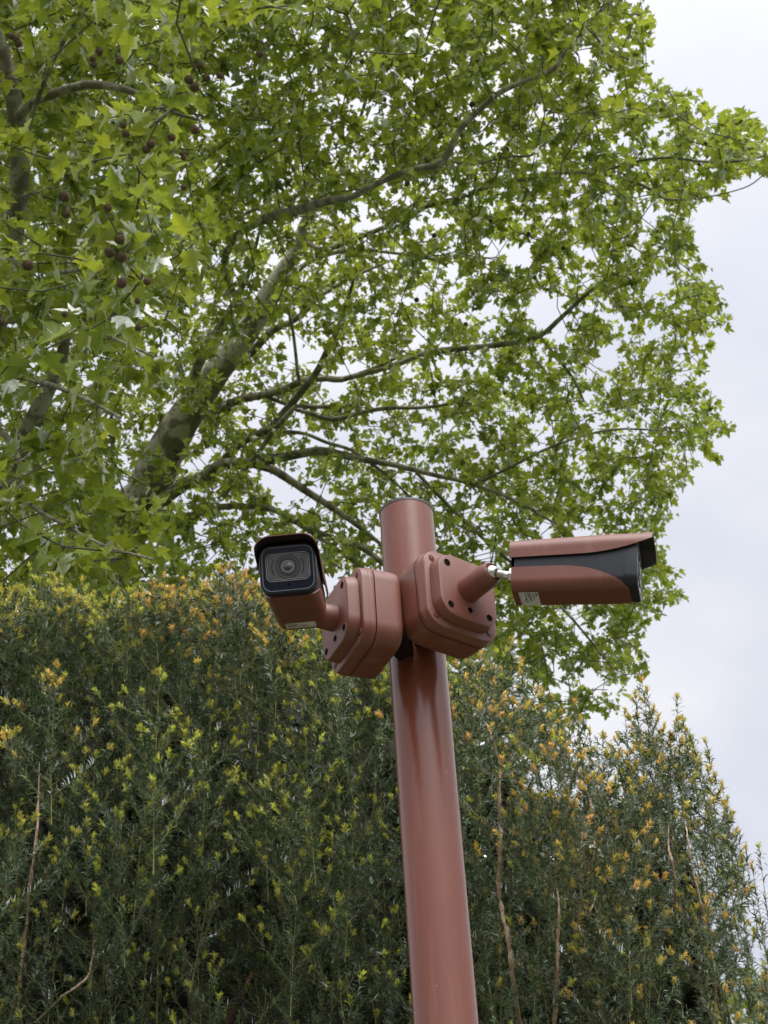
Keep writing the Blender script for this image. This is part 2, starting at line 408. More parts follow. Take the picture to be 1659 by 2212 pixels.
    def zs(t):      # top edge of the brown shell in half-heights
        return max(-.985, -.13-.05*t-(max(0, t-.3)/.7)**2.7*.85)
    shell(zs, -.001, Lb*.93, .003, False, .0015, PAINT, 'lower_shell')
    mb = MB(); mb.loft([sect(-.0016, .70, 0), sect(-.0014, .915, 0)], cap0=True, cap1=True); mb.make('rear_cap', PAINT, root)
    # sun shield
    def zt(t): return (.18)+.46*(max(0, t-.5)/.5)**2.0
    shell(zt, -.004, Lb+.022*Lb/.18, .0090, True, .0012, PAINT, 'sun_shield', zoff=.0015, inside=SHIN)
    mb = MB(); c = g(Lb*.93, -W*.30, H/2+.0050); cyl(mb, c, Z, [(-.0005, .0022), (.0014, .0018)], 10); mb.make('shield_screw', PAINT, root)
    # front bezel with its face
    def rr(x, hw, hh, rad, dz=0): return [g(x, a, b+dz) for a, b in rsq(hw, rad, 8, hh)]
    a_, b_ = W/2, H/2
    mb = MB(); mb.loft([rr(Lb*.90, a_*.975, b_*.975, W*.22), rr(Lb-.004, a_*.985, b_*.985, W*.2), rr(Lb-.0005, a_*.965, b_*.965, W*.19),
                        rr(Lb, a_*.94, b_*.94, W*.18), rr(Lb-.0012, a_*.915, b_*.915, W*.17)]); bez = mb.make('front_bezel', BLACK, root)
    mb = MB()
    def band(x, hw, hh, rad, wd, pr):
        o1, o2 = rr(x, hw, hh, rad), rr(x, hw-wd, hh-wd, rad-wd*.7); o3, o4 = rr(x+pr, hw-wd*.15, hh-wd*.15, rad), rr(x+pr, hw-wd*.85, hh-wd*.85, rad-wd*.7)
        k = len(o1); V = o1+o3+o4+o2; f = []
        for l in range(3):
            for j in range(k): f.append([l*k+j, l*k+(j+1) % k, (l+1)*k+(j+1) % k, (l+1)*k+j])
        mb.add(V, f)
    mb2 = MB(); mb2.loft([rr(Lb-.0013, a_*.90, b_*.90, W*.165), rr(Lb-.0006, a_*.90, b_*.90, W*.165)]); fp = mb2.make('front_plate', GLASS, bez)
    band(Lb-.0005, a_*.895, b_*.895, W*.16, .0016, .0007); mb.make('plate_rim', GREYRIM, bez)
    # lens window
    ww, wh, dz = W*.335, H*.235, H*.03
    mb = MB(); mb.loft([rr(Lb-.0005, ww, wh, H*.085, dz), rr(Lb+.0001, ww, wh, H*.085, dz)]); win = mb.make('lens_window', WIN, bez)
    mb = MB()
    def band2(x, hw, hh, rad, wd, pr):
        o1, o2 = rr(x, hw, hh, rad, dz), rr(x, hw-wd, hh-wd, rad*.85, dz); o3, o4 = rr(x+pr, hw-wd*.2, hh-wd*.2, rad, dz), rr(x+pr, hw-wd*.8, hh-wd*.8, rad*.85, dz)
        k = len(o1); V = o1+o3+o4+o2; f = []
        for l in range(3):
            for j in range(k): f.append([l*k+j, l*k+(j+1) % k, (l+1)*k+(j+1) % k, (l+1)*k+j])
        mb.add(V, f)
    band2(Lb-.0004, ww+.0035, wh+.0035, H*.11, .0012, .0009); band2(Lb-.0004, ww+.0012, wh+.0012, H*.09, .0010, .0009)
    mb.make('window_rim', simple('window rim', (.22, .22, .21), .35), bez)
    c = g(Lb+.0002, 0, dz); 
    mb = MB()
    for rr_, th in ((.0205, .0005),):
        pass
    for R_ in (wh*1.0, wh*.80, wh*.66): ring(mb, c, X, R_*.98, .0005, 40, 6)
    for s in (-1, 1):
        for R_ in (ww*.82,):
            pts = [g(Lb+.0003, s*R_*cos(a), dz+R_*sin(a)) for a in np.linspace(-.52, .52, 12)]
            mb.loft(tube_rings(pts, [.0005]*12, 6))
    mb.make('lens_rings', GLASS, bez)
    mb = MB(); cyl(mb, c, X, [(.0001, wh*.55), (.0009, wh*.53), (.0010, wh*.38), (.0003, wh*.36)], 40); mb.make('lens_barrel', simple('lens barrel', (.13, .125, .11), .3), bez)
    mb = MB(); cyl(mb, c, X, [(.0002, wh*.37), (.0009, wh*.30), (.0013, wh*.15), (.0014, .0002)], 40); mb.make('lens', LENSG, bez)
    mb = MB(); cyl(mb, g(Lb-.0006, 0, -H*.325), X, [(.0002, .0017), (.0004, .0017)], 16); mb.make('light_sensor', DARK, bez)
    # paper label under the rear
    ly0, ly1, lx0, lx1 = -W*.27, W*.27, Lb*.045, Lb*.20
    def under(x, y, e=.0009): return g(x, y, -(H*scl(x/Lb)+.003)/2-e)
    mb = MB(); mb.loft([[under(a, b, e) for a, b in ((lx0, ly0), (lx1, ly0), (lx1, ly1), (lx0, ly1))] for e in (.0003, .0006)])
    lab = mb.make('label_sticker', STICK, root, smooth=False)
    mb = MB()
    def bar(x0, x1, y0, y1):
        mb.loft([[under(lx0+(lx1-lx0)*a, ly0+(ly1-ly0)*b, e) for a, b in ((x0, y0), (x1, y0), (x1, y1), (x0, y1))] for e in (.0007, .0008)])
    for xx, ya, yb, wd in ((.15, .05, .28, .02), (.33, .03, .62, .05), (.47, .03, .40, .03), (.55, .03, .68, .07), (.66, .03, .34, .03), (.72, .28, .60, .03), (.78, .05, .42, .03), (.90, .03, .30, .07), (.42, .05, .30, .02)):
        y = ya
        while y < yb:
            y2 = min(yb, y+random.uniform(.012, .05)); bar(xx-wd/2, xx+wd/2, y, y2); y = y2+random.uniform(.008, .02)
    bar(.05, .06, .02, .98)
    mb.make('print_lines', INK, lab, smooth=False)
    text_mesh('conformity_mark', 'CE', .0078, INK, lab, lambda a, b: under(lx0+.0065+b, ly0+(ly1-ly0)*.50+a*1.15, .0008))
    return root
k = .915
seccam(EYE+(np.array([.4018, 2.2052, 3.0295])-EYE)*k, radians(-10), radians(-8.1), radians(4), .083*k, .090*k, .2*k, lidR, nr,
       'brown and black bullet camera seen side-on, pointing right, with a paper label near its rear', .058, True)
k = .945
seccam(EYE+(np.array([-.1472, 2.0105, 2.948])-EYE)*k, radians(-91.8), radians(-15), radians(.6), .0865*k, .0775*k, .19*k, lidL, nl,
       'bullet camera facing the viewer with its round lens and black front showing', .034, False)

# ------------------------------------------------------------------ plane trees
HALF_HI = [(0, 0), (.12, -.05), (.30, -.10), (.33, .02), (.50, .10), (.37, .24), (.48, .37), (.63, .60), (.42, .54), (.25, .56), (.30, .72), (.15, .82), (0, 1.08)]
HALF_LO = [(0, 0), (.32, -.08), (.34, .08), (.52, .12), (.36, .26), (.62, .58), (.26, .54), (.20, .80), (0, 1.06)]
def leaf_templates(half, n=12):
    out = []
    for k in range(n):
        h = np.array(half, float)
        l = h[1:-1][::-1]*[-1, 1]
        o = np.vstack([h, l]); o = o+rng.normal(0, .022, o.shape)
        o *= [rng.uniform(.85, 1.1), 1]
        pts = np.vstack([[0, .36], o]); m = len(o)
        x, y = pts[:, 0], pts[:, 1]
        fold = rng.uniform(.1, .95); droop = rng.uniform(.0, .7); tw = rng.uniform(-.3, .3)
        z = fold*np.abs(x)-droop*y*y+tw*x*y+rng.normal(0, .03, len(x)); z[0] -= .04
        V = np.stack([x, y, z], 1)
        # petiole strip
        pet = np.array([[-.015, 0, 0], [.015, 0, 0], [.02, -.48, .10], [-.02, -.48, .10]])
        V = np.vstack([V, pet])
        tri = np.array([[0, 1+i, 1+(i+1) % m] for i in range(m)]); b = m+1
        tri = np.vstack([tri, [[b, b+1, b+2], [b, b+2, b+3]]])
        out.append((V, tri))
    return out
def scatter(templates, pos, dirs, norms, size, tint):
    which = rng.integers(0, len(templates), len(pos)); Vs, Fs, Ts = [], [], []; base = 0
    y = dirs/np.linalg.norm(dirs, axis=1, keepdims=True)
    z = norms-(norms*y).sum(1, keepdims=True)*y; z /= np.linalg.norm(z, axis=1, keepdims=True)+1e-9
    x = np.cross(y, z)
    for k, (V, T) in enumerate(templates):
        i = np.where(which == k)[0]
        if not len(i): continue
        W_ = (V[None, :, 0, None]*x[i][:, None]+V[None, :, 1, None]*y[i][:, None]+V[None, :, 2, None]*z[i][:, None])*size[i][:, None, None]+pos[i][:, None]
        Vs.append(W_.reshape(-1, 3)); Fs.append((T[None]+(base+np.arange(len(i))*len(V))[:, None, None]).reshape(-1, 3))
        Ts.append(np.repeat(tint[i], len(V))); base += len(i)*len(V)
    return np.vstack(Vs), np.vstack(Fs), np.concatenate(Ts)

def limb(pts, d0, d1, name, m, root, store, k=1.0, seg=12, early=0):
    """pts: (x px, y px, width px)"""
    n = len(pts); P_, r_ = [], []
    for i, (x, y, w_) in enumerate(pts):
        d = d0+(d1-d0)*(i/(n-1) if not early else min(1, i/early)); P_.append(P(x, y, d)+rng.normal(0, .004*d/10, 3)); r_.append(w_*k*d/F/2)
    q, r = smooth_path(P_, r_, 4)
    r = r*(1+rng.normal(0, .03, len(r)))
    MB().loft(tube_rings(q, r, seg)).make(name, m, root)
    store.append((q, r))
def grow(tips, seeds, srad, jit=.12, bend=.25):
    """attach every tip to the nearest grown node; returns nodes, parents, and tip node ids"""
    nodes = [tuple(s) for s in seeds]; parent = [-1]*len(nodes)
    A = np.zeros((len(seeds)+len(tips)*6, 3)); A[:len(seeds)] = seeds; n = len(seeds)
    d0 = np.array([np.min(np.linalg.norm(seeds-t, axis=1)) for t in tips]); order = np.argsort(d0)
    par = np.full(len(A), -1); ids = np.zeros(len(tips), int)
    for t in order:
        p = tips[t]; dd = np.linalg.norm(A[:n]-p, axis=1); j = int(np.argmin(dd)); a = A[j]; D = dd[j]
        m = int(np.clip(round(D/.22), 1, 5)); prev = j
        off = rng.normal(0, 1, 3)*D*jit; sag = np.array([0, 0, -1])*D*bend*rng.uniform(-.6, 1)
        for q in range(1, m+1):
            s = q/m; c = a+(p-a)*s+(off+sag)*sin(pi*s)+(rng.normal(0, .02, 3)*D if q < m else 0)
            A[n] = c; par[n] = prev; prev = n; n += 1
        ids[t] = prev
    return A[:n], par[:n], ids
def twig_mesh(A, par, nseed, rmin, expo, rmax, root, m, seg=5):
    cnt = np.ones(len(A))
    for i in range(len(A)-1, nseed-1, -1):
        if par[i] >= 0: cnt[par[i]] += cnt[i]*.35
    i = np.arange(nseed, len(A)); a = A[par[i]]; b = A[i]
    rb = np.minimum(rmin*cnt[i]**expo, rmax); ra = np.minimum(rmin*cnt[par[i]]**expo, np.minimum(rmax, rb*1.25))
    t = b-a; t /= np.linalg.norm(t, axis=1, keepdims=True)+1e-9
    u = np.cross(np.array([.31, .83, .2]), t); u /= np.linalg.norm(u, axis=1, keepdims=True); v = np.cross(t, u)
    an = 2*pi*np.arange(seg)/seg
    o = np.cos(an)[None, :, None]*u[:, None]+np.sin(an)[None, :, None]*v[:, None]
    V = np.concatenate([a[:, None]+o*ra[:, None, None], b[:, None]+o*rb[:, None, None]], 1)
    j = np.arange(seg); q = np.stack([j, (j+1) % seg, (j+1) % seg+seg, j+seg], 1)
    F_ = q[None]+(np.arange(len(i))*2*seg)[:, None, None]
    return mk_np('twigs', V.reshape(-1, 3), F_, 4, m, root, smooth=True, kind='stuff')
SIL = [(-1000, 1385), (0, 1390), (60, 1425), (110, 1405), (150, 1432), (185, 1420), (200, 1505), (235, 1560), (262, 1640), (300, 1700), (345, 1760), (380, 1650), (400, 1575),
       (440, 1560), (470, 1500), (520, 1525), (600, 1555), (690, 1592), (730, 1540), (780, 1552), (850, 1535), (920, 1580), (985, 1560), (1050, 1510), (1100, 1485), (1150, 1425),
       (1210, 1450), (1280, 1510), (1330, 1420), (1400, 1365), (1440, 1415), (1490, 1380), (1540, 1330), (1580, 1250), (1640, 1200), (1700, 1150), (2400, 900)]
SY = np.array([a for a, b in SIL], float); SX = np.array([b for a, b in SIL], float)
GAPS = [(1262, 120, 42), (1312, 190, 38), (1397, 463, 34), (1062, 534, 42), (1125, 562, 42), (1276, 549, 34), (1180, 668, 60), (765, 795, 40), (735, 840, 34), (600, 1035, 44), (690, 1062, 40), (440, 992, 32),
        (182, 822, 24), (275, 1052, 32), (75, 1075, 34), (1045, 1205, 36), (640, 745, 40), (1310, 780, 34), (905, 640, 28), (470, 560, 24), (600, 560, 26), (880, 165, 10), (1165, 1290, 28),
        (1240, 1340, 30), (570, 880, 22), (760, 1140, 30), (250, 100, 14), (1350, 1200, 30), (1130, 1500, 60), (1200, 1430, 30), (1290, 1480, 30), (950, 1020, 20), (1425, 620, 24)]
def keep(x, y, soft):
    k_ = x < np.interp(y, SY, SX)+14-rng.uniform(0, soft, len(x))
    for gx, gy, r in GAPS:
        d = np.hypot(x-gx, (y-gy)); k_ &= ~((d < r*.68) & (rng.random(len(x)) < .9))
    return k_

def leaves_at(A, par, ids, n_each, size, templates, root, name, spread=.16, tlo=.0, thi=1.0, mask=None):
    tips = A[ids]; dirn = tips-A[par[ids]]; dirn /= np.linalg.norm(dirn, axis=1, keepdims=True)+1e-9
    n = len(tips)*n_each; T = np.repeat(np.arange(len(tips)), n_each)
    along = rng.random(n)**1.3*spread*1.9
    pos = tips[T]-dirn[T]*along[:, None]
    out = rng.normal(0, 1, (n, 3)); out[:, 2] *= .55; out += dirn[T]*.7; out /= np.linalg.norm(out, axis=1, keepdims=True)
    sz = size*rng.uniform(.42, 1.3, n)*np.repeat(rng.uniform(.8, 1.15, len(tips)), n_each)
    pos = pos+out*(sz*.42)[:, None]+rng.normal(0, spread*.16, (n, 3))
    d = out.copy(); d[:, 2] -= rng.uniform(-.1, .7, n)
    nn_ = np.array([0, 0, 1.])+rng.normal(0, .55, (n, 3))
    tint = np.clip(np.repeat(rng.uniform(tlo, thi, len(tips)), n_each)*.6+rng.uniform(0, .4, n), 0, 1)
    if mask is not None:
        x, y, _ = proj(pos); k_ = mask(x, y); pos, d, nn_, sz, tint = pos[k_], d[k_], nn_[k_], sz[k_], tint[k_]
    V, F_, T_ = scatter(templates, pos, d, nn_, sz, tint)
    return mk_np(name, V, F_, 3, LEAF, root, T_)

# --- the big tree in the middle
base = np.array([-6.2, 16.0, 0.0])
tree = empty('plane_tree', base, label='large plane tree with pale leaning trunk and spreading crown behind the cameras', cat='tree')
st = []
D0 = 16.0
tr = [(250, 1180, 112), (300, 1100, 100), (350, 990, 86), (400, 900, 72), (470, 800, 60), (545, 700, 50), (590, 620, 42), (635, 550, 34), (665, 470, 24), (700, 400, 14)]
q = [base, base+(.3, -.2, 3.5), base+(1.1, -.5, 7.0)]; rr0 = [.52, .44, .38]
for i, (x, y, w_) in enumerate(tr): q.append(P(x, y, D0+.4-i*.12)); rr0.append(w_*D0/F/2)
q, r = smooth_path(q, rr0, 6); MB().loft(tube_rings(q, r*(1+rng.normal(0, .015, len(r))), 20)).make('trunk', BARK, tree); st.append((q[24:], r[24:]))
LIMBS = [
    ([(345, 1085, 34), (400, 1045, 32), (434, 1033, 30), (478, 1004, 30), (540, 1000, 26), (594, 990, 24), (674, 977, 22), (711, 975, 22), (780, 991, 17), (850, 1005, 14), (930, 1025, 12), (1020, 1045, 10), (1110, 1080, 8), (1200, 1130, 6)], 16, 14.5),
    ([(478, 1004, 22), (507, 968, 22), (536, 950, 22), (580, 928, 22), (616, 891, 21), (649, 848, 19), (682, 804, 17), (707, 760, 15), (725, 720, 13), (748, 655, 11), (765, 600, 7)], 15.9, 14.6),
    ([(440, 900, 20), (514, 862, 20), (576, 850, 19), (620, 837, 18), (653, 826, 18), (696, 817, 17), (740, 819, 14), (800, 800, 9), (860, 770, 6)], 15.9, 15),
    ([(540, 1001, 20), (587, 1015, 20), (631, 1041, 19), (674, 1070, 18), (729, 1102, 15), (790, 1150, 11), (850, 1200, 8)], 15.8, 15),
    ([(340, 1150, 24), (413, 1117, 22), (449, 1099, 18), (507, 1093, 16), (551, 1095, 15), (594, 1104, 14), (660, 1139, 14), (729, 1164, 13), (784, 1186, 13), (830, 1222, 12), (900, 1290, 8)], 16, 14.8),
    ([(655, 1138, 9), (711, 1175, 10), (776, 1221, 10), (820, 1260, 8)], 15.4, 15.2),
    ([(570, 855, 10), (623, 873, 11), (693, 879, 11), (744, 877, 10), (800, 870, 6)], 15.7, 15.4),
    ([(640, 885, 10), (671, 895, 11), (722, 906, 12), (784, 891, 11), (842, 882, 10), (905, 884, 9), (980, 870, 6)], 15.6, 14.8),
    ([(655, 838, 9), (645, 810, 9), (640, 768, 8), (634, 710, 8), (620, 640, 7), (630, 590, 5)], 15.4, 15.2),
    ([(480, 1075, 13), (525, 1015, 13), (562, 975, 12), (594, 928, 12), (640, 880, 11)], 15.2, 15.1),
    ([(596, 931, 9), (660, 939, 9), (704, 953, 9), (758, 971, 8), (798, 997, 8), (838, 1030, 7), (890, 1080, 5)], 15.3, 14.9),
    ([(548, 690, 20), (500, 625, 18), (484, 560, 18), (515, 508, 20), (575, 472, 25), (640, 455, 25), (700, 436, 22), (760, 424, 17), (820, 395, 15), (898, 366, 17), (944, 356, 18), (975, 320, 17), (989, 287, 16), (1024, 247, 15), (1080, 202, 14), (1145, 171, 13), (1196, 146, 12), (1231, 101, 10), (1276, 50, 8), (1311, 8, 7), (1350, -60, 4)], 15.9, 10.6),
    ([(650, 520, 13), (700, 540, 12), (760, 520, 12), (863, 479, 12), (924, 448, 12), (989, 428, 12), (1045, 408, 10), (1120, 390, 6)], 15, 13),
    ([(969, 348, 7), (1024, 353, 7), (1095, 338, 6), (1145, 338, 6), (1176, 312, 5), (1220, 290, 4)], 12, 12),
    ([(1120, 390, 8), (1200, 375, 9), (1287, 373, 9), (1352, 388, 9), (1403, 408, 9), (1438, 431, 7), (1500, 430, 4)], 13, 13),
    ([(1287, 373, 6), (1380, 345, 6), (1448, 340, 7), (1518, 348, 7), (1599, 348, 6), (1660, 335, 6), (1720, 320, 4)], 13, 12.5),
    ([(735, 818, 12), (800, 806, 12), (860, 788, 13), (910, 765, 14), (960, 757, 15), (1020, 750, 14), (1100, 742, 14), (1165, 726, 13), (1210, 690, 11), (1255, 645, 10), (1310, 600, 6)], 15.2, 14.2),
    ([(1500, 430, 4), (1560, 418, 3.5), (1618, 400, 3.2), (1659, 372, 3), (1700, 350, 2)], 13, 12.8),
    ([(1165, 728, 8), (1200, 765, 8), (1240, 820, 7), (1262, 865, 5)], 14.5, 14.4),
    ([(405, 850, 24), (430, 785, 24), (465, 725, 26), (500, 672, 24), (520, 630, 17), (540, 580, 10), (560, 500, 7)], 15.3, 14.6),
    ([(540, 765, 20), (590, 715, 19), (640, 690, 14), (690, 640, 11), (760, 600, 8), (850, 560, 5)], 15.7, 15),
    ([(620, 600, 14), (680, 560, 12), (760, 540, 10), (850, 545, 8), (950, 560, 5)], 15.4, 15.4),
    ([(330, 490, 8), (400, 490, 9), (480, 480, 9), (560, 450, 8)], 12.8, 12.6),
    ([(665, 470, 12), (640, 380, 10), (600, 300, 9), (590, 200, 8), (560, 60, 7), (560, -120, 6)], 15, 13),
    ([(700, 400, 9), (760, 300, 8), (800, 180, 8), (830, 40, 7), (870, -120, 5)], 14.9, 13),
    ([(900, 1020, 9), (980, 1100, 9), (1060, 1180, 8), (1160, 1260, 8), (1240, 1340, 6), (1320, 1440, 4)], 15, 15),
    ([(1020, 1045, 8), (1100, 1010, 8), (1200, 960, 7), (1320, 930, 6), (1440, 930, 4)], 14.8, 14.8),
]
for pts, a, b in LIMBS: limb(pts, a, b, 'limb', LIMB, tree, st, .9, early=6 if len(pts) > 18 else 0)
seeds = np.vstack([q[::2] for q, r in st])
def depth_big(x, y): return 11.0+4.6*np.clip(y/850, 0, 1)+1.3*np.clip((x-600)/900, 0, 1)
n = 11500
x = rng.uniform(-330, 1760, n); y = rng.uniform(-330, 1850, n)
d = depth_big(x, y)+rng.normal(0, 1.25, n)
core = (x > 280) & (x < 1000) & (y > 480) & (y < 1240) & (rng.random(n) < .45); d = np.where(core, 15.9+np.abs(rng.normal(0, 1.1, n)), d)
m_ = keep(x, y, 60)
x, y, d = x[m_], y[m_], d[m_]
ex = 200; x = np.r_[x, rng.uniform(1000, 1470, ex)]; y = np.r_[y, rng.uniform(1180, 1580, ex)]; d = np.r_[d, rng.normal(16.3, .8, ex)]
m_ = keep(x, y, 40); x, y, d = x[m_], y[m_], d[m_]
tips = PV(x, y, d)
A, par, ids = grow(tips, seeds, None)
twig_mesh(A, par, len(seeds), .0035, .42, .028, tree, TWIG)
TLO = leaf_templates(HALF_LO); THI = leaf_templates(HALF_HI)
leaves_at(A, par, ids, 10, .068, TLO, tree, 'crown', .15, mask=lambda x, y: keep(x, y, 6))

# --- the nearer tree at the left
base2 = np.array([-5.2, 9.0, 0.0])
tree2 = empty('plane_tree', base2, label='nearer plane tree at the left edge with larger leaves and brown seed balls', cat='tree')
st2 = []
q = [base2, base2+(.3, 0, 2.5), P(-330, 1700, 9.6), P(-160, 1300, 9.3), P(-90, 1130, 9.2)]; r = [.32, .27, .23, .19, .16]
q, r = smooth_path(q, r, 6); MB().loft(tube_rings(q, r, 18)).make('trunk', BARK, tree2); st2.append((q[12:], r[12:]))
for pts, a, b in [
    ([(-90, 1130, 60), (-60, 900, 56), (-10, 700, 52), (18, 560, 48), (38, 430, 44), (45, 320, 40), (28, 210, 36), (8, 120, 34), (-25, 0, 30), (-60, -120, 22)], 9.2, 8.6),
    ([(-90, 1130, 50), (-10, 1060, 44), (45, 960, 42), (95, 860, 38), (130, 785, 30), (150, 700, 20), (190, 620, 12)], 9.2, 9.0),
    ([(38, 250, 20), (70, 222, 24), (110, 202, 22), (180, 184, 20), (240, 187, 18), (300, 205, 14), (360, 240, 10), (430, 260, 6)], 8.7, 8.0),
    ([(38, 430, 12), (110, 400, 11), (200, 350, 11), (300, 290, 10), (380, 225, 9), (430, 170, 6)], 8.7, 6.2),
    ([(18, 560, 12), (90, 585, 11), (180, 580, 10), (260, 545, 9), (330, 470, 7)], 8.9, 6.0),
    ([(-60, 900, 16), (0, 930, 15), (40, 990, 13), (60, 1080, 10), (130, 1130, 8), (230, 1180, 6), (330, 1210, 5)], 9.2, 6.0),
    ([(-10, 700, 14), (60, 690, 12), (150, 700, 10), (240, 730, 8), (330, 770, 5)], 9, 6.5),
    ([(45, 320, 12), (90, 180, 11), (150, 70, 10), (230, -40, 9), (300, -150, 6)], 8.7, 7.0),
    ([(-60, 900, 14), (60, 830, 12), (160, 850, 9), (260, 900, 7)], 9.1, 6.2),
]: limb(pts, a, b, 'limb', LIMB, tree2, st2)
seeds2 = np.vstack([q[::2] for q, r in st2])
def region2(n, lim):
    x = rng.uniform(-420, 620, n); y = rng.uniform(-380, 1420, n)
    edge = np.interp(y, [-400, 0, 200, 400, 600, 800, 950, 1150, 1300, 1420], [560, 470, 470, 440, 420, 330, 250, 380, 400, 400])+lim
    k_ = x < edge-np.abs(rng.normal(0, 90, n))
    for gx, gy, r_ in GAPS: k_ &= ~(np.hypot(x-gx, y-gy) < r_)
    return x[k_], y[k_]
x, y = region2(300, 0); d = rng.uniform(5.5, 7.4, len(x))
x2, y2 = region2(1000, 60); d2 = rng.uniform(7.0, 10.0, len(x2))
X2, Y2, D2 = np.r_[x, x2], np.r_[y, y2], np.r_[d, d2]
line = np.array([(-10, 60), (8, 120), (20, 170), (30, 215), (70, 222), (110, 202), (150, 190), (190, 184), (240, 187), (38, 400), (30, 470), (20, 540), (150, 760), (125, 800), (110, 840), (95, 880), (70, 925), (45, 965)])
near = np.min(np.hypot(X2[:, None]-line[:, 0], Y2[:, None]-line[:, 1]), 1) < 48
k_ = ~near | (D2 > 9.4) ; X2, Y2, D2 = X2[k_], Y2[k_], D2[k_]
tips2 = PV(X2, Y2, D2)
A2, par2, ids2 = grow(tips2, seeds2, None, .10, .2)
twig_mesh(A2, par2, len(seeds2), .0028, .42, .022, tree2, TWIG, 6)
leaves_at(A2, par2, ids2, 10, .073, THI, tree2, 'crown', .13)

# seed balls
def ball_mesh():
    V, F_ = [], []
    n = 420; ga = pi*(3-5**.5)
    pts = np.array([[cos(ga*i)*math.sqrt(1-(1-2*(i+.5)/n)**2), sin(ga*i)*math.sqrt(1-(1-2*(i+.5)/n)**2), 1-2*(i+.5)/n] for i in range(n)])
    mb = MB()
    us = [circ(np.array([0, 0, sin(a)*.84]), np.array([1., 0, 0]), np.array([0, 1., 0]), .84*cos(a)+1e-4, 16) for a in np.linspace(-pi/2, pi/2, 10)]
    mb.loft(us)
    for p in pts:
        p = nrm(p+rng.normal(0, .04, 3)); u, v, w_ = frame_from(p); l = rng.uniform(.9, 1.08)
        b = [p*.8+u*.075*cos(a)+v*.075*sin(a) for a in (0, 2.1, 4.2)]; mb.add(b+[p*l+rng.normal(0, .03, 3)], [[0, 1, 3], [1, 2, 3], [2, 0, 3]])
    stalk = tube_rings([(0, 0, .9), (.1, .05, 2.6), (.0, .1, 4.2)], [.055, .045, .05], 5); mb.loft(stalk)
    me = bpy.data.meshes.new('seed_ball'); me.from_pydata([tuple(map(float, v)) for v in mb.v], [], mb.f); me.materials.append(BALL); return me
bm_ = ball_mesh()
def ball(x, y, wpx, d, root):
    o = bpy.data.objects.new('seed_ball', bm_); C.objects.link(o); o.parent = root
    p = P(x, y, d); o.location = Vector(map(float, p))-worigin(root); s = wpx*d/F/2; o.scale = (s, s, s*rng.uniform(.95, 1.1)); o.rotation_euler = (rng.uniform(-.4, .4), rng.uniform(-.4, .4), rng.uniform(0, 6))
for x, y, w_ in [(40, 94, 19), (24, 78, 16), (36, 84, 16), (215, 110, 18), (200, 128, 16), (258, 131, 19), (203, 140, 15), (408, 172, 22), (420, 188, 23), (432, 140, 17), (447, 168, 16), (474, 163, 16), (561, 117, 17), (420, 280, 20), (371, 297, 19),
                 (326, 311, 20), (316, 323, 20), (266, 271, 17), (272, 289, 18), (138, 424, 26), (143, 462, 22), (233, 449, 20), (61, 573, 26), (258, 517, 25), (237, 545, 25), (262, 555, 26), (263, 611, 24), (318, 608, 18), (299, 708, 17), (140, 679, 15), (396, 340, 13), (394, 332, 12), (397, 405, 14), (4, 695, 18), (297, 650, 14)]:
    ball(x, y, w_, 5.15, tree2)
for x, y, w_ in [(782, 133, 11), (830, 215, 12), (645, 236, 10), (650, 196, 9), (1020, 225, 14), (1108, 276, 12), (937, 270, 10), (1096, 322, 10), (1079, 333, 11), (880, 396, 13), (938, 509, 12), (1371, 243, 11), (1393, 256, 8), (1337, 186, 9), (1060, 478, 9), (1142, 505, 10), (1217, 536, 10), (900, 648, 12), (1045, 605, 10),
                 (1375, 388, 8), (812, 530, 10), (1524, 310, 10), (1597, 312, 10), (1589, 352, 9), (1510, 355, 9), (495, 885, 10), (493, 873, 10), (380, 972, 12), (384, 990, 11), (402, 1018, 10), (1330, 440, 9), (1155, 600, 9), (1005, 700, 9), (1240, 745, 8), (1090, 850, 8)]:
    dd = depth_big(x, y)-1.2; ball(x, y, w_, dd, tree)

# a far tree showing above the hedge at the right
far = empty('distant_tree', (9.5, 40, 0), label='pale green tree far behind the hedge at the lower right edge', cat='tree')
MB().loft(tube_rings([(9.5, 40, 0), (9.7, 40, 6), (9.6, 40, 11)], [.35, .28, .12], 10)).make('trunk', BARK, far)
c = np.array([P(1690, 2190, 40)])[0]
nf = 2600; pts = rng.normal(0, 1, (nf, 3)); pts /= np.linalg.norm(pts, axis=1, keepdims=True); pts *= (rng.random(nf)**.5)[:, None]*[2.2, 2.0, 2.4]
pts = pts+c-(0, 0, 1.0)
V, F_, T_ = scatter(TLO, pts, rng.normal(0, 1, (nf, 3)), np.array([0, 0, 1.])+rng.normal(0, .6, (nf, 3)), rng.uniform(.12, .25, nf), rng.uniform(.4, 1, nf))
mk_np('crown', V, F_, 3, LEAF, far, T_)
far.location = (float(c[0]), float(c[1]), 0)
for o in far.children:
    for vtx in o.data.vertices: vtx.co.x += (9.5-c[0]) if o.name.startswith('crown') else 0; vtx.co.y += (40-c[1]) if o.name.startswith('crown') else 0

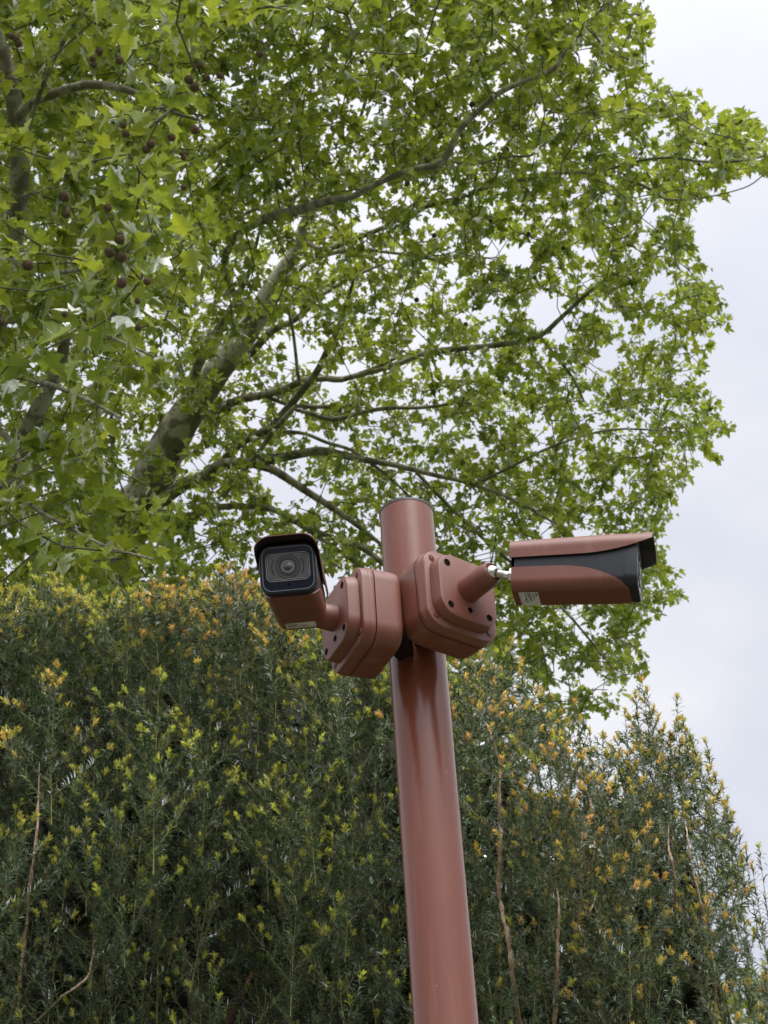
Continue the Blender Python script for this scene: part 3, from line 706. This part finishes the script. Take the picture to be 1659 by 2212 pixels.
# ------------------------------------------------------------------ yew hedge
HT = [(-900, 1290), (0, 1292), (60, 1266), (120, 1252), (180, 1300), (250, 1292), (330, 1275), (400, 1258), (460, 1243), (500, 1240), (540, 1268), (580, 1300), (640, 1330), (700, 1365), (760, 1400), (850, 1425), (980, 1430), (1020, 1420),
      (1060, 1408), (1110, 1408), (1140, 1440), (1170, 1510), (1205, 1560), (1240, 1552), (1265, 1580), (1290, 1606), (1310, 1600), (1340, 1590), (1362, 1530), (1385, 1485), (1402, 1530), (1440, 1560), (1462, 1535), (1485, 1600), (1500, 1610),
      (1530, 1605), (1545, 1680), (1565, 1735), (1590, 1800), (1605, 1860), (1622, 1900), (1640, 2120), (1700, 2210), (2400, 2500)]
HX = np.array([a for a, b in HT], float); HY = np.array([b for a, b in HT], float)
yew = empty('yew_hedge', (0, 4.6, 0), label='tall dark green yew hedge with yellow and orange shoot tips', cat='hedge')
SH = []       # shoots: base, direction, length, bend, needle length, kind
def under_top(p, marg=0):
    x, y, z = proj(p); return (y > np.interp(x, HX, HY)+marg)
def add_shoot(b, dr, Ln, nl, tip, orange, wd=1.0): SH.append((b, dr, Ln, nl, tip, orange, wd))
def plume(tip, Ln, wide=1.0, wd=1.0, sec=True, step=.030, tips_=.6):
    lean = nrm([rng.normal(0, .10), -rng.uniform(-.02, .16), 1]); b = tip-lean*Ln
    x, y, z = proj(tip); top = y-np.interp(x, HX, HY)
    org = .05+rng.random()*.35+(.75*(rng.random() < .85) if 330 < x < 690 and top < 95 else 0)+((.35+.5*rng.random())*(rng.random() < .75) if x > 970 else 0)+(.6 if hypot(x-105, y-1520) < 75 else 0)+(.35*rng.random() if x < 330 and top < 60 else 0)
    add_shoot(b, lean, Ln, rng.uniform(.025, .031)*wd**.5, rng.random() < .95, org, wd)
    az = rng.uniform(0, 6.28)
    for s in np.arange(.12, .96, step/Ln):
        s += rng.normal(0, .01); az += 2.4+rng.normal(0, .4)
        l2 = (.045+.15*(1-s)**.8)*rng.uniform(.6, 1.25)*wide; th = rng.uniform(.55, 1.05)
        u, v, w_ = frame_from(lean); l2 *= rng.uniform(.75, 1.2); d2 = nrm((u*cos(az)+v*sin(az))*sin(th)+lean*cos(th)); bb = b+lean*Ln*s
        if not under_top(bb+d2*l2, -6): l2 *= .45
        if not under_top(bb+d2*l2, -10): continue
        o2 = org*rng.uniform(.6, 1.15)
        add_shoot(bb, d2, l2, rng.uniform(.023, .030)*wd**.5, rng.random() < tips_, o2, wd)
        if sec and l2 > .095:
            for q in range(2):
                s3 = rng.uniform(.35, .8); sd_ = nrm(d2+rng.normal(0, .55, 3)+[0, 0, .5]); b3 = bb+d2*l2*s3+[0, 0, .08*l2*s3]
                add_shoot(b3, sd_, rng.uniform(.03, .07), rng.uniform(.020, .026), rng.random() < tips_*.5, o2, wd)
def layer(n, y0, y1, gap, zlo, **k):
    acc = []; tr_ = 0; X0, X1 = -1.75, 1.75
    while len(acc) < n and tr_ < n*60:
        tr_ += 1; p = np.array([rng.uniform(X0, X1), rng.uniform(y0, y1), rng.uniform(zlo, 5.4)]); p[1] += max(0, p[0]-.5)*.25
        if not under_top(p, 4+(30 if p[0] > .1 else 0)): continue
        if acc and np.min(np.hypot(np.array(acc)[:, 0]-p[0], (np.array(acc)[:, 2]-p[2])*.5)) < gap: continue
        acc.append(p); plume(p, rng.uniform(.28, .55), **k)
layer(185, 4.0, 4.4, .115, 2.6, wide=1.0, tips_=.42, step=.036)
layer(330, 4.5, 5.0, .070, 2.6, wide=1.1, wd=1.1, tips_=.15, step=.036)
layer(150, 5.05, 5.5, .08, 2.6, wide=1.5, wd=1.6, sec=False, tips_=.05)
# solid dark slab added inside the hedge to block light and darken its gaps
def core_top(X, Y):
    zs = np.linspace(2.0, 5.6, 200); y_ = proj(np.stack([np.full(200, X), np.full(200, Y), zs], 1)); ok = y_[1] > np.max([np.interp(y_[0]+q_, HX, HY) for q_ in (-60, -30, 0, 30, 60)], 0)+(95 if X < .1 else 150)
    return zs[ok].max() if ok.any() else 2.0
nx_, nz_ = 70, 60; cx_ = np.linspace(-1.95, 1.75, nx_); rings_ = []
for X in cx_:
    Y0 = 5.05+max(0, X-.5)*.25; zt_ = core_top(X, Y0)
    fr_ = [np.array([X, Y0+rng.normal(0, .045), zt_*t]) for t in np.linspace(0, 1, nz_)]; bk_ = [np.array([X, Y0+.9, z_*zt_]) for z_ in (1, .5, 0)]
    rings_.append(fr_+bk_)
MB().loft(rings_).make('light_block_slab', YCORE, yew, smooth=False)
# leaders that make the clipped top edge and the free tips at the right
for k in range(150):
    x_ = rng.uniform(-250, 960); d_ = rng.uniform(4.4, 5.1); y_ = np.interp(x_, HX, HY)+abs(rng.normal(0, 22))+2
    plume(P(x_, y_, d_), rng.uniform(.2, .38), wide=.8, tips_=.7)
for x_, y_ in [(1018, 1428), (1058, 1408), (1108, 1405), (1128, 1450), (1165, 1510), (1205, 1558), (1240, 1552), (1270, 1575), (1300, 1612), (1335, 1600), (1368, 1540), (1385, 1482), (1402, 1512), (1425, 1575), (1460, 1532), (1478, 1566), (1500, 1625), (1530, 1602), (1515, 1650), (1548, 1690), (1570, 1742), (1592, 1800), (1606, 1850), (1650, 1868), (1630, 1925), (1645, 2010), (1660, 2140)]:
    plume(P(x_, y_, rng.uniform(4.45, 4.9)), rng.uniform(.22, .34), wide=.5, tips_=.8)
# plumes standing out in front of the face
for x_, y_, Ln in [(100, 1478, .40), (330, 1500, .5), (318, 1622, .5), (190, 1668, .4), (635, 1880, .4), (440, 1560, .4), (600, 1700, .35), (655, 1640, .35), (250, 1780, .4),
                    (1035, 1540, .35), (1105, 1650, .35), (1210, 1650, .4), (1300, 1720, .35), (1240, 1820, .3), (1010, 1480, .35), (1160, 1760, .35), (1400, 1700, .35), (1350, 1900, .35), (1450, 1960, .35), (1280, 2010, .3), (720, 2010, .3), (50, 1800, .35), (760, 1800, .35), (720, 1500, .3)]:
    plume(P(x_, y_, rng.uniform(4.15, 4.3)+(.25 if x_ > 1350 else 0)), Ln*.95, wide=1.3, tips_=.95)
nS = len(SH)
B_ = np.array([s[0] for s in SH]); D_ = np.array([s[1] for s in SH]); L_ = np.array([s[2] for s in SH]); NL = np.array([s[3] for s in SH])
TP = np.array([s[4] for s in SH]); OR = np.array([s[5] for s in SH]); WD = np.array([s[6] for s in SH])
up = np.array([0, 0, 1.])
BEND = rng.normal(0, .06, (nS, 3)); BEND[:, 2] = np.abs(BEND[:, 2])+.10+.25*(1-D_[:, 2])
def shoot_pt(i, s): return B_[i]+D_[i]*(L_[i]*s)[:, None]+BEND[i]*(L_[i]*s*s)[:, None]
def shoot_dir(i, s):
    v = D_[i]+BEND[i]*(2*s)[:, None]; return v/np.linalg.norm(v, axis=1, keepdims=True)
def needles(i, s, Ln, out_ang, wid, droop, az):
    p = shoot_pt(i, s); t = shoot_dir(i, s)
    u = np.cross(t, np.array([.2, 1, .1])); u /= np.linalg.norm(u, axis=1, keepdims=True); v = np.cross(t, u)
    rad = u*np.cos(az)[:, None]+v*np.sin(az)[:, None]
    d0 = rad*np.sin(out_ang)[:, None]+t*np.cos(out_ang)[:, None]
    side = np.cross(d0, t); side /= np.linalg.norm(side, axis=1, keepdims=True)+1e-9
    # arch: start outward/upward, end turning down
    p0 = p; p1 = p+d0*(Ln*.5)[:, None]; d1 = d0-up*droop[:, None]; d1 /= np.linalg.norm(d1, axis=1, keepdims=True); p2 = p1+d1*(Ln*.5)[:, None]
    w_ = (side*wid[:, None])
    V = np.stack([p0-w_*.35, p0+w_*.35, p1+w_*.5, p1-w_*.5, p2], 1)
    return V
def build_needles(V, tint, m, name):
    n = len(V); b = (np.arange(n)*5)[:, None]
    F_ = np.concatenate([b+[0, 1, 2, 3], b+[3, 2, 4]], 1).ravel(); tot = np.tile([4, 3], n)
    return mk_np(name, V.reshape(-1, 3), F_, tot, m, yew, np.repeat(tint, 5))
cnt = np.maximum(12, (L_/.0033/WD).astype(int)); I = np.repeat(np.arange(nS), cnt)
n = len(I); s = rng.random(n)
az = rng.uniform(0, 2*pi, n)
ln = NL[I]*rng.uniform(.8, 1.1, n)*(.65+.35*np.clip((1-s)*L_[I]/.03, 0, 1))
V = needles(I, s, ln, rng.uniform(.75, 1.2, n), rng.uniform(.0032, .0042, n)*WD[I], rng.uniform(.15, .85, n), az)
tint = np.clip(rng.normal(.34, .24, n)+np.repeat(rng.normal(.02, .18, nS), cnt)+.3*(s > .9), 0, 1)
build_needles(V, tint, NEEDLE, 'foliage'); NN = n
# young growth at the shoot ends
idx = np.where(TP)[0]; I = np.repeat(idx, 28); n = len(I)
s = 1-rng.random(n)**1.1*np.minimum(.5, .014/L_[I])
ang = .15+rng.random(n)*1.0
V = needles(I, s, rng.uniform(.012, .019, n), ang, rng.uniform(.0030, .0040, n), rng.uniform(-.1, .2, n), rng.uniform(0, 2*pi, n))
tint = np.clip(OR[I]*.9-.1+rng.normal(0, .12, n), 0, 1)
build_needles(V, tint, TIPM, 'shoot_tips')
# green-brown shoot axes
sg = np.array([0, .35, .7, 1.0]); seg = 4; an = 2*pi*np.arange(seg)/seg
ring_ = []
for s_ in sg:
    ii = np.arange(nS); p = shoot_pt(ii, np.full(nS, s_)); t = shoot_dir(ii, np.full(nS, s_))
    u = np.cross(t, np.array([.2, 1, .1])); u /= np.linalg.norm(u, axis=1, keepdims=True); v = np.cross(t, u)
    r_ = (.0011+.0032*np.clip(L_-.2, 0, .5))*(1-.6*s_)
    ring_.append(p[:, None]+(np.cos(an)[None, :, None]*u[:, None]+np.sin(an)[None, :, None]*v[:, None])*r_[:, None, None])
V = np.concatenate(ring_, 1); j = np.arange(seg); q4 = np.concatenate([np.stack([j, (j+1) % seg, (j+1) % seg+seg, j+seg], 1)+k*seg for k in range(3)])
F_ = q4[None]+(np.arange(nS)*seg*4)[:, None, None]
mk_np('shoots', V.reshape(-1, 3), F_, 4, simple('young yew stem', (.16, .15, .04), .7, var=.4), yew, smooth=True, kind='stuff')
# little rust coloured cones
idx = rng.choice(nS, 420); I = np.repeat(idx, 4); s = rng.uniform(.3, .95, len(I)); p = shoot_pt(I, s)+rng.normal(0, .005, (len(I), 3))
ov = np.array([[1, 0, 0], [0, 1, 0], [-1, 0, 0], [0, -1, 0], [0, 0, 1.5], [0, 0, -1.5]])*.0028; of = np.array([[0, 1, 4], [1, 2, 4], [2, 3, 4], [3, 0, 4], [1, 0, 5], [2, 1, 5], [3, 2, 5], [0, 3, 5]])
mk_np('cones', (p[:, None]+ov*rng.uniform(.6, 1.3, (len(I), 1, 1))).reshape(-1, 3), of[None]+(np.arange(len(I))*6)[:, None, None], 3, CONE, yew, kind='stuff')
# pale peeling stems
for pts, d in [([(85, 1640, 5), (79, 1784, 7), (66, 1900, 9), (58, 2006, 8), (47, 2112, 9), (30, 2260, 9)], 4.35),
               ([(1050, 1560, 5), (1059, 1588, 6), (1078, 1654, 8), (1078, 1748, 9), (1076, 1785, 9), (1080, 1823, 10), (1080, 1936, 12), (1094, 2031, 13), (1106, 2101, 13), (1123, 2230, 14)], 4.15),
               ([(1274, 1715, 4), (1276, 1740, 6), (1285, 1786, 7), (1278, 1866, 7), (1262, 1950, 6)], 4.2),
               ([(1243, 1815, 4), (1254, 1866, 7), (1252, 1951, 7), (1240, 2040, 7)], 4.15),
               ([(1290, 1930, 4), (1275, 1965, 5), (1262, 2000, 5)], 4.15),
               ([(1203, 1920, 4), (1206, 1960, 8), (1205, 2031, 9), (1203, 2106, 10), (1193, 2230, 12)], 4.1),
               ([(1445, 1775, 4), (1449, 1830, 6), (1455, 1889, 8), (1460, 1980, 8)], 4.4),
               ([(1480, 1770, 3), (1485, 1795, 4), (1499, 1889, 5), (1528, 2007, 7), (1544, 2101, 7), (1539, 2230, 8)], 4.25),
               ([(206, 2000, 4), (198, 2086, 6), (180, 2120, 6), (132, 2154, 6), (80, 2210, 7)], 4.2),
               ([(548, 1450, 3), (545, 1500, 3), (540, 1590, 3)], 4.4)]:
    q = [P(x, y, d+(.25 if i_ in (0, len(pts)-1) else rng.uniform(0, .10)))+rng.normal(0, .002, 3) for i_, (x, y, w_) in enumerate(pts)]; r = [w_*.8*d/F/2*(.45 if i_ == 0 else 1) for i_, (x, y, w_) in enumerate(pts)]
    q, r = smooth_path(q, r, 8); MB().loft(tube_rings(q+rng.normal(0, .0008, q.shape), r*(1+rng.normal(0, .2, len(r))), 9)).make('bare_stem', YBARK, yew)
# trunks inside the hedge
for x0, y0 in ((-1.5, 4.9), (-.95, 5.0), (-.72, 4.9), (-.2, 5.0), (.45, 4.95), (.95, 5.1), (1.3, 5.2)):
    for k in range(3):
        h = rng.uniform(2.6, 3.7); p0 = np.array([x0, y0, 0.])
        pts = [p0+rng.normal(0, .03, 3)*[1, 1, 0]]+[p0+np.array([rng.normal(0, .05)+(k-1)*.1*t*2, rng.normal(0, .04), h*t]) for t in (.3, .55, .75, .9, 1.0)]
        q, r = smooth_path(pts, [.05, .042, .035, .028, .02, .006], 5); MB().loft(tube_rings(q, r, 9)).make('trunk', YWOOD, yew)
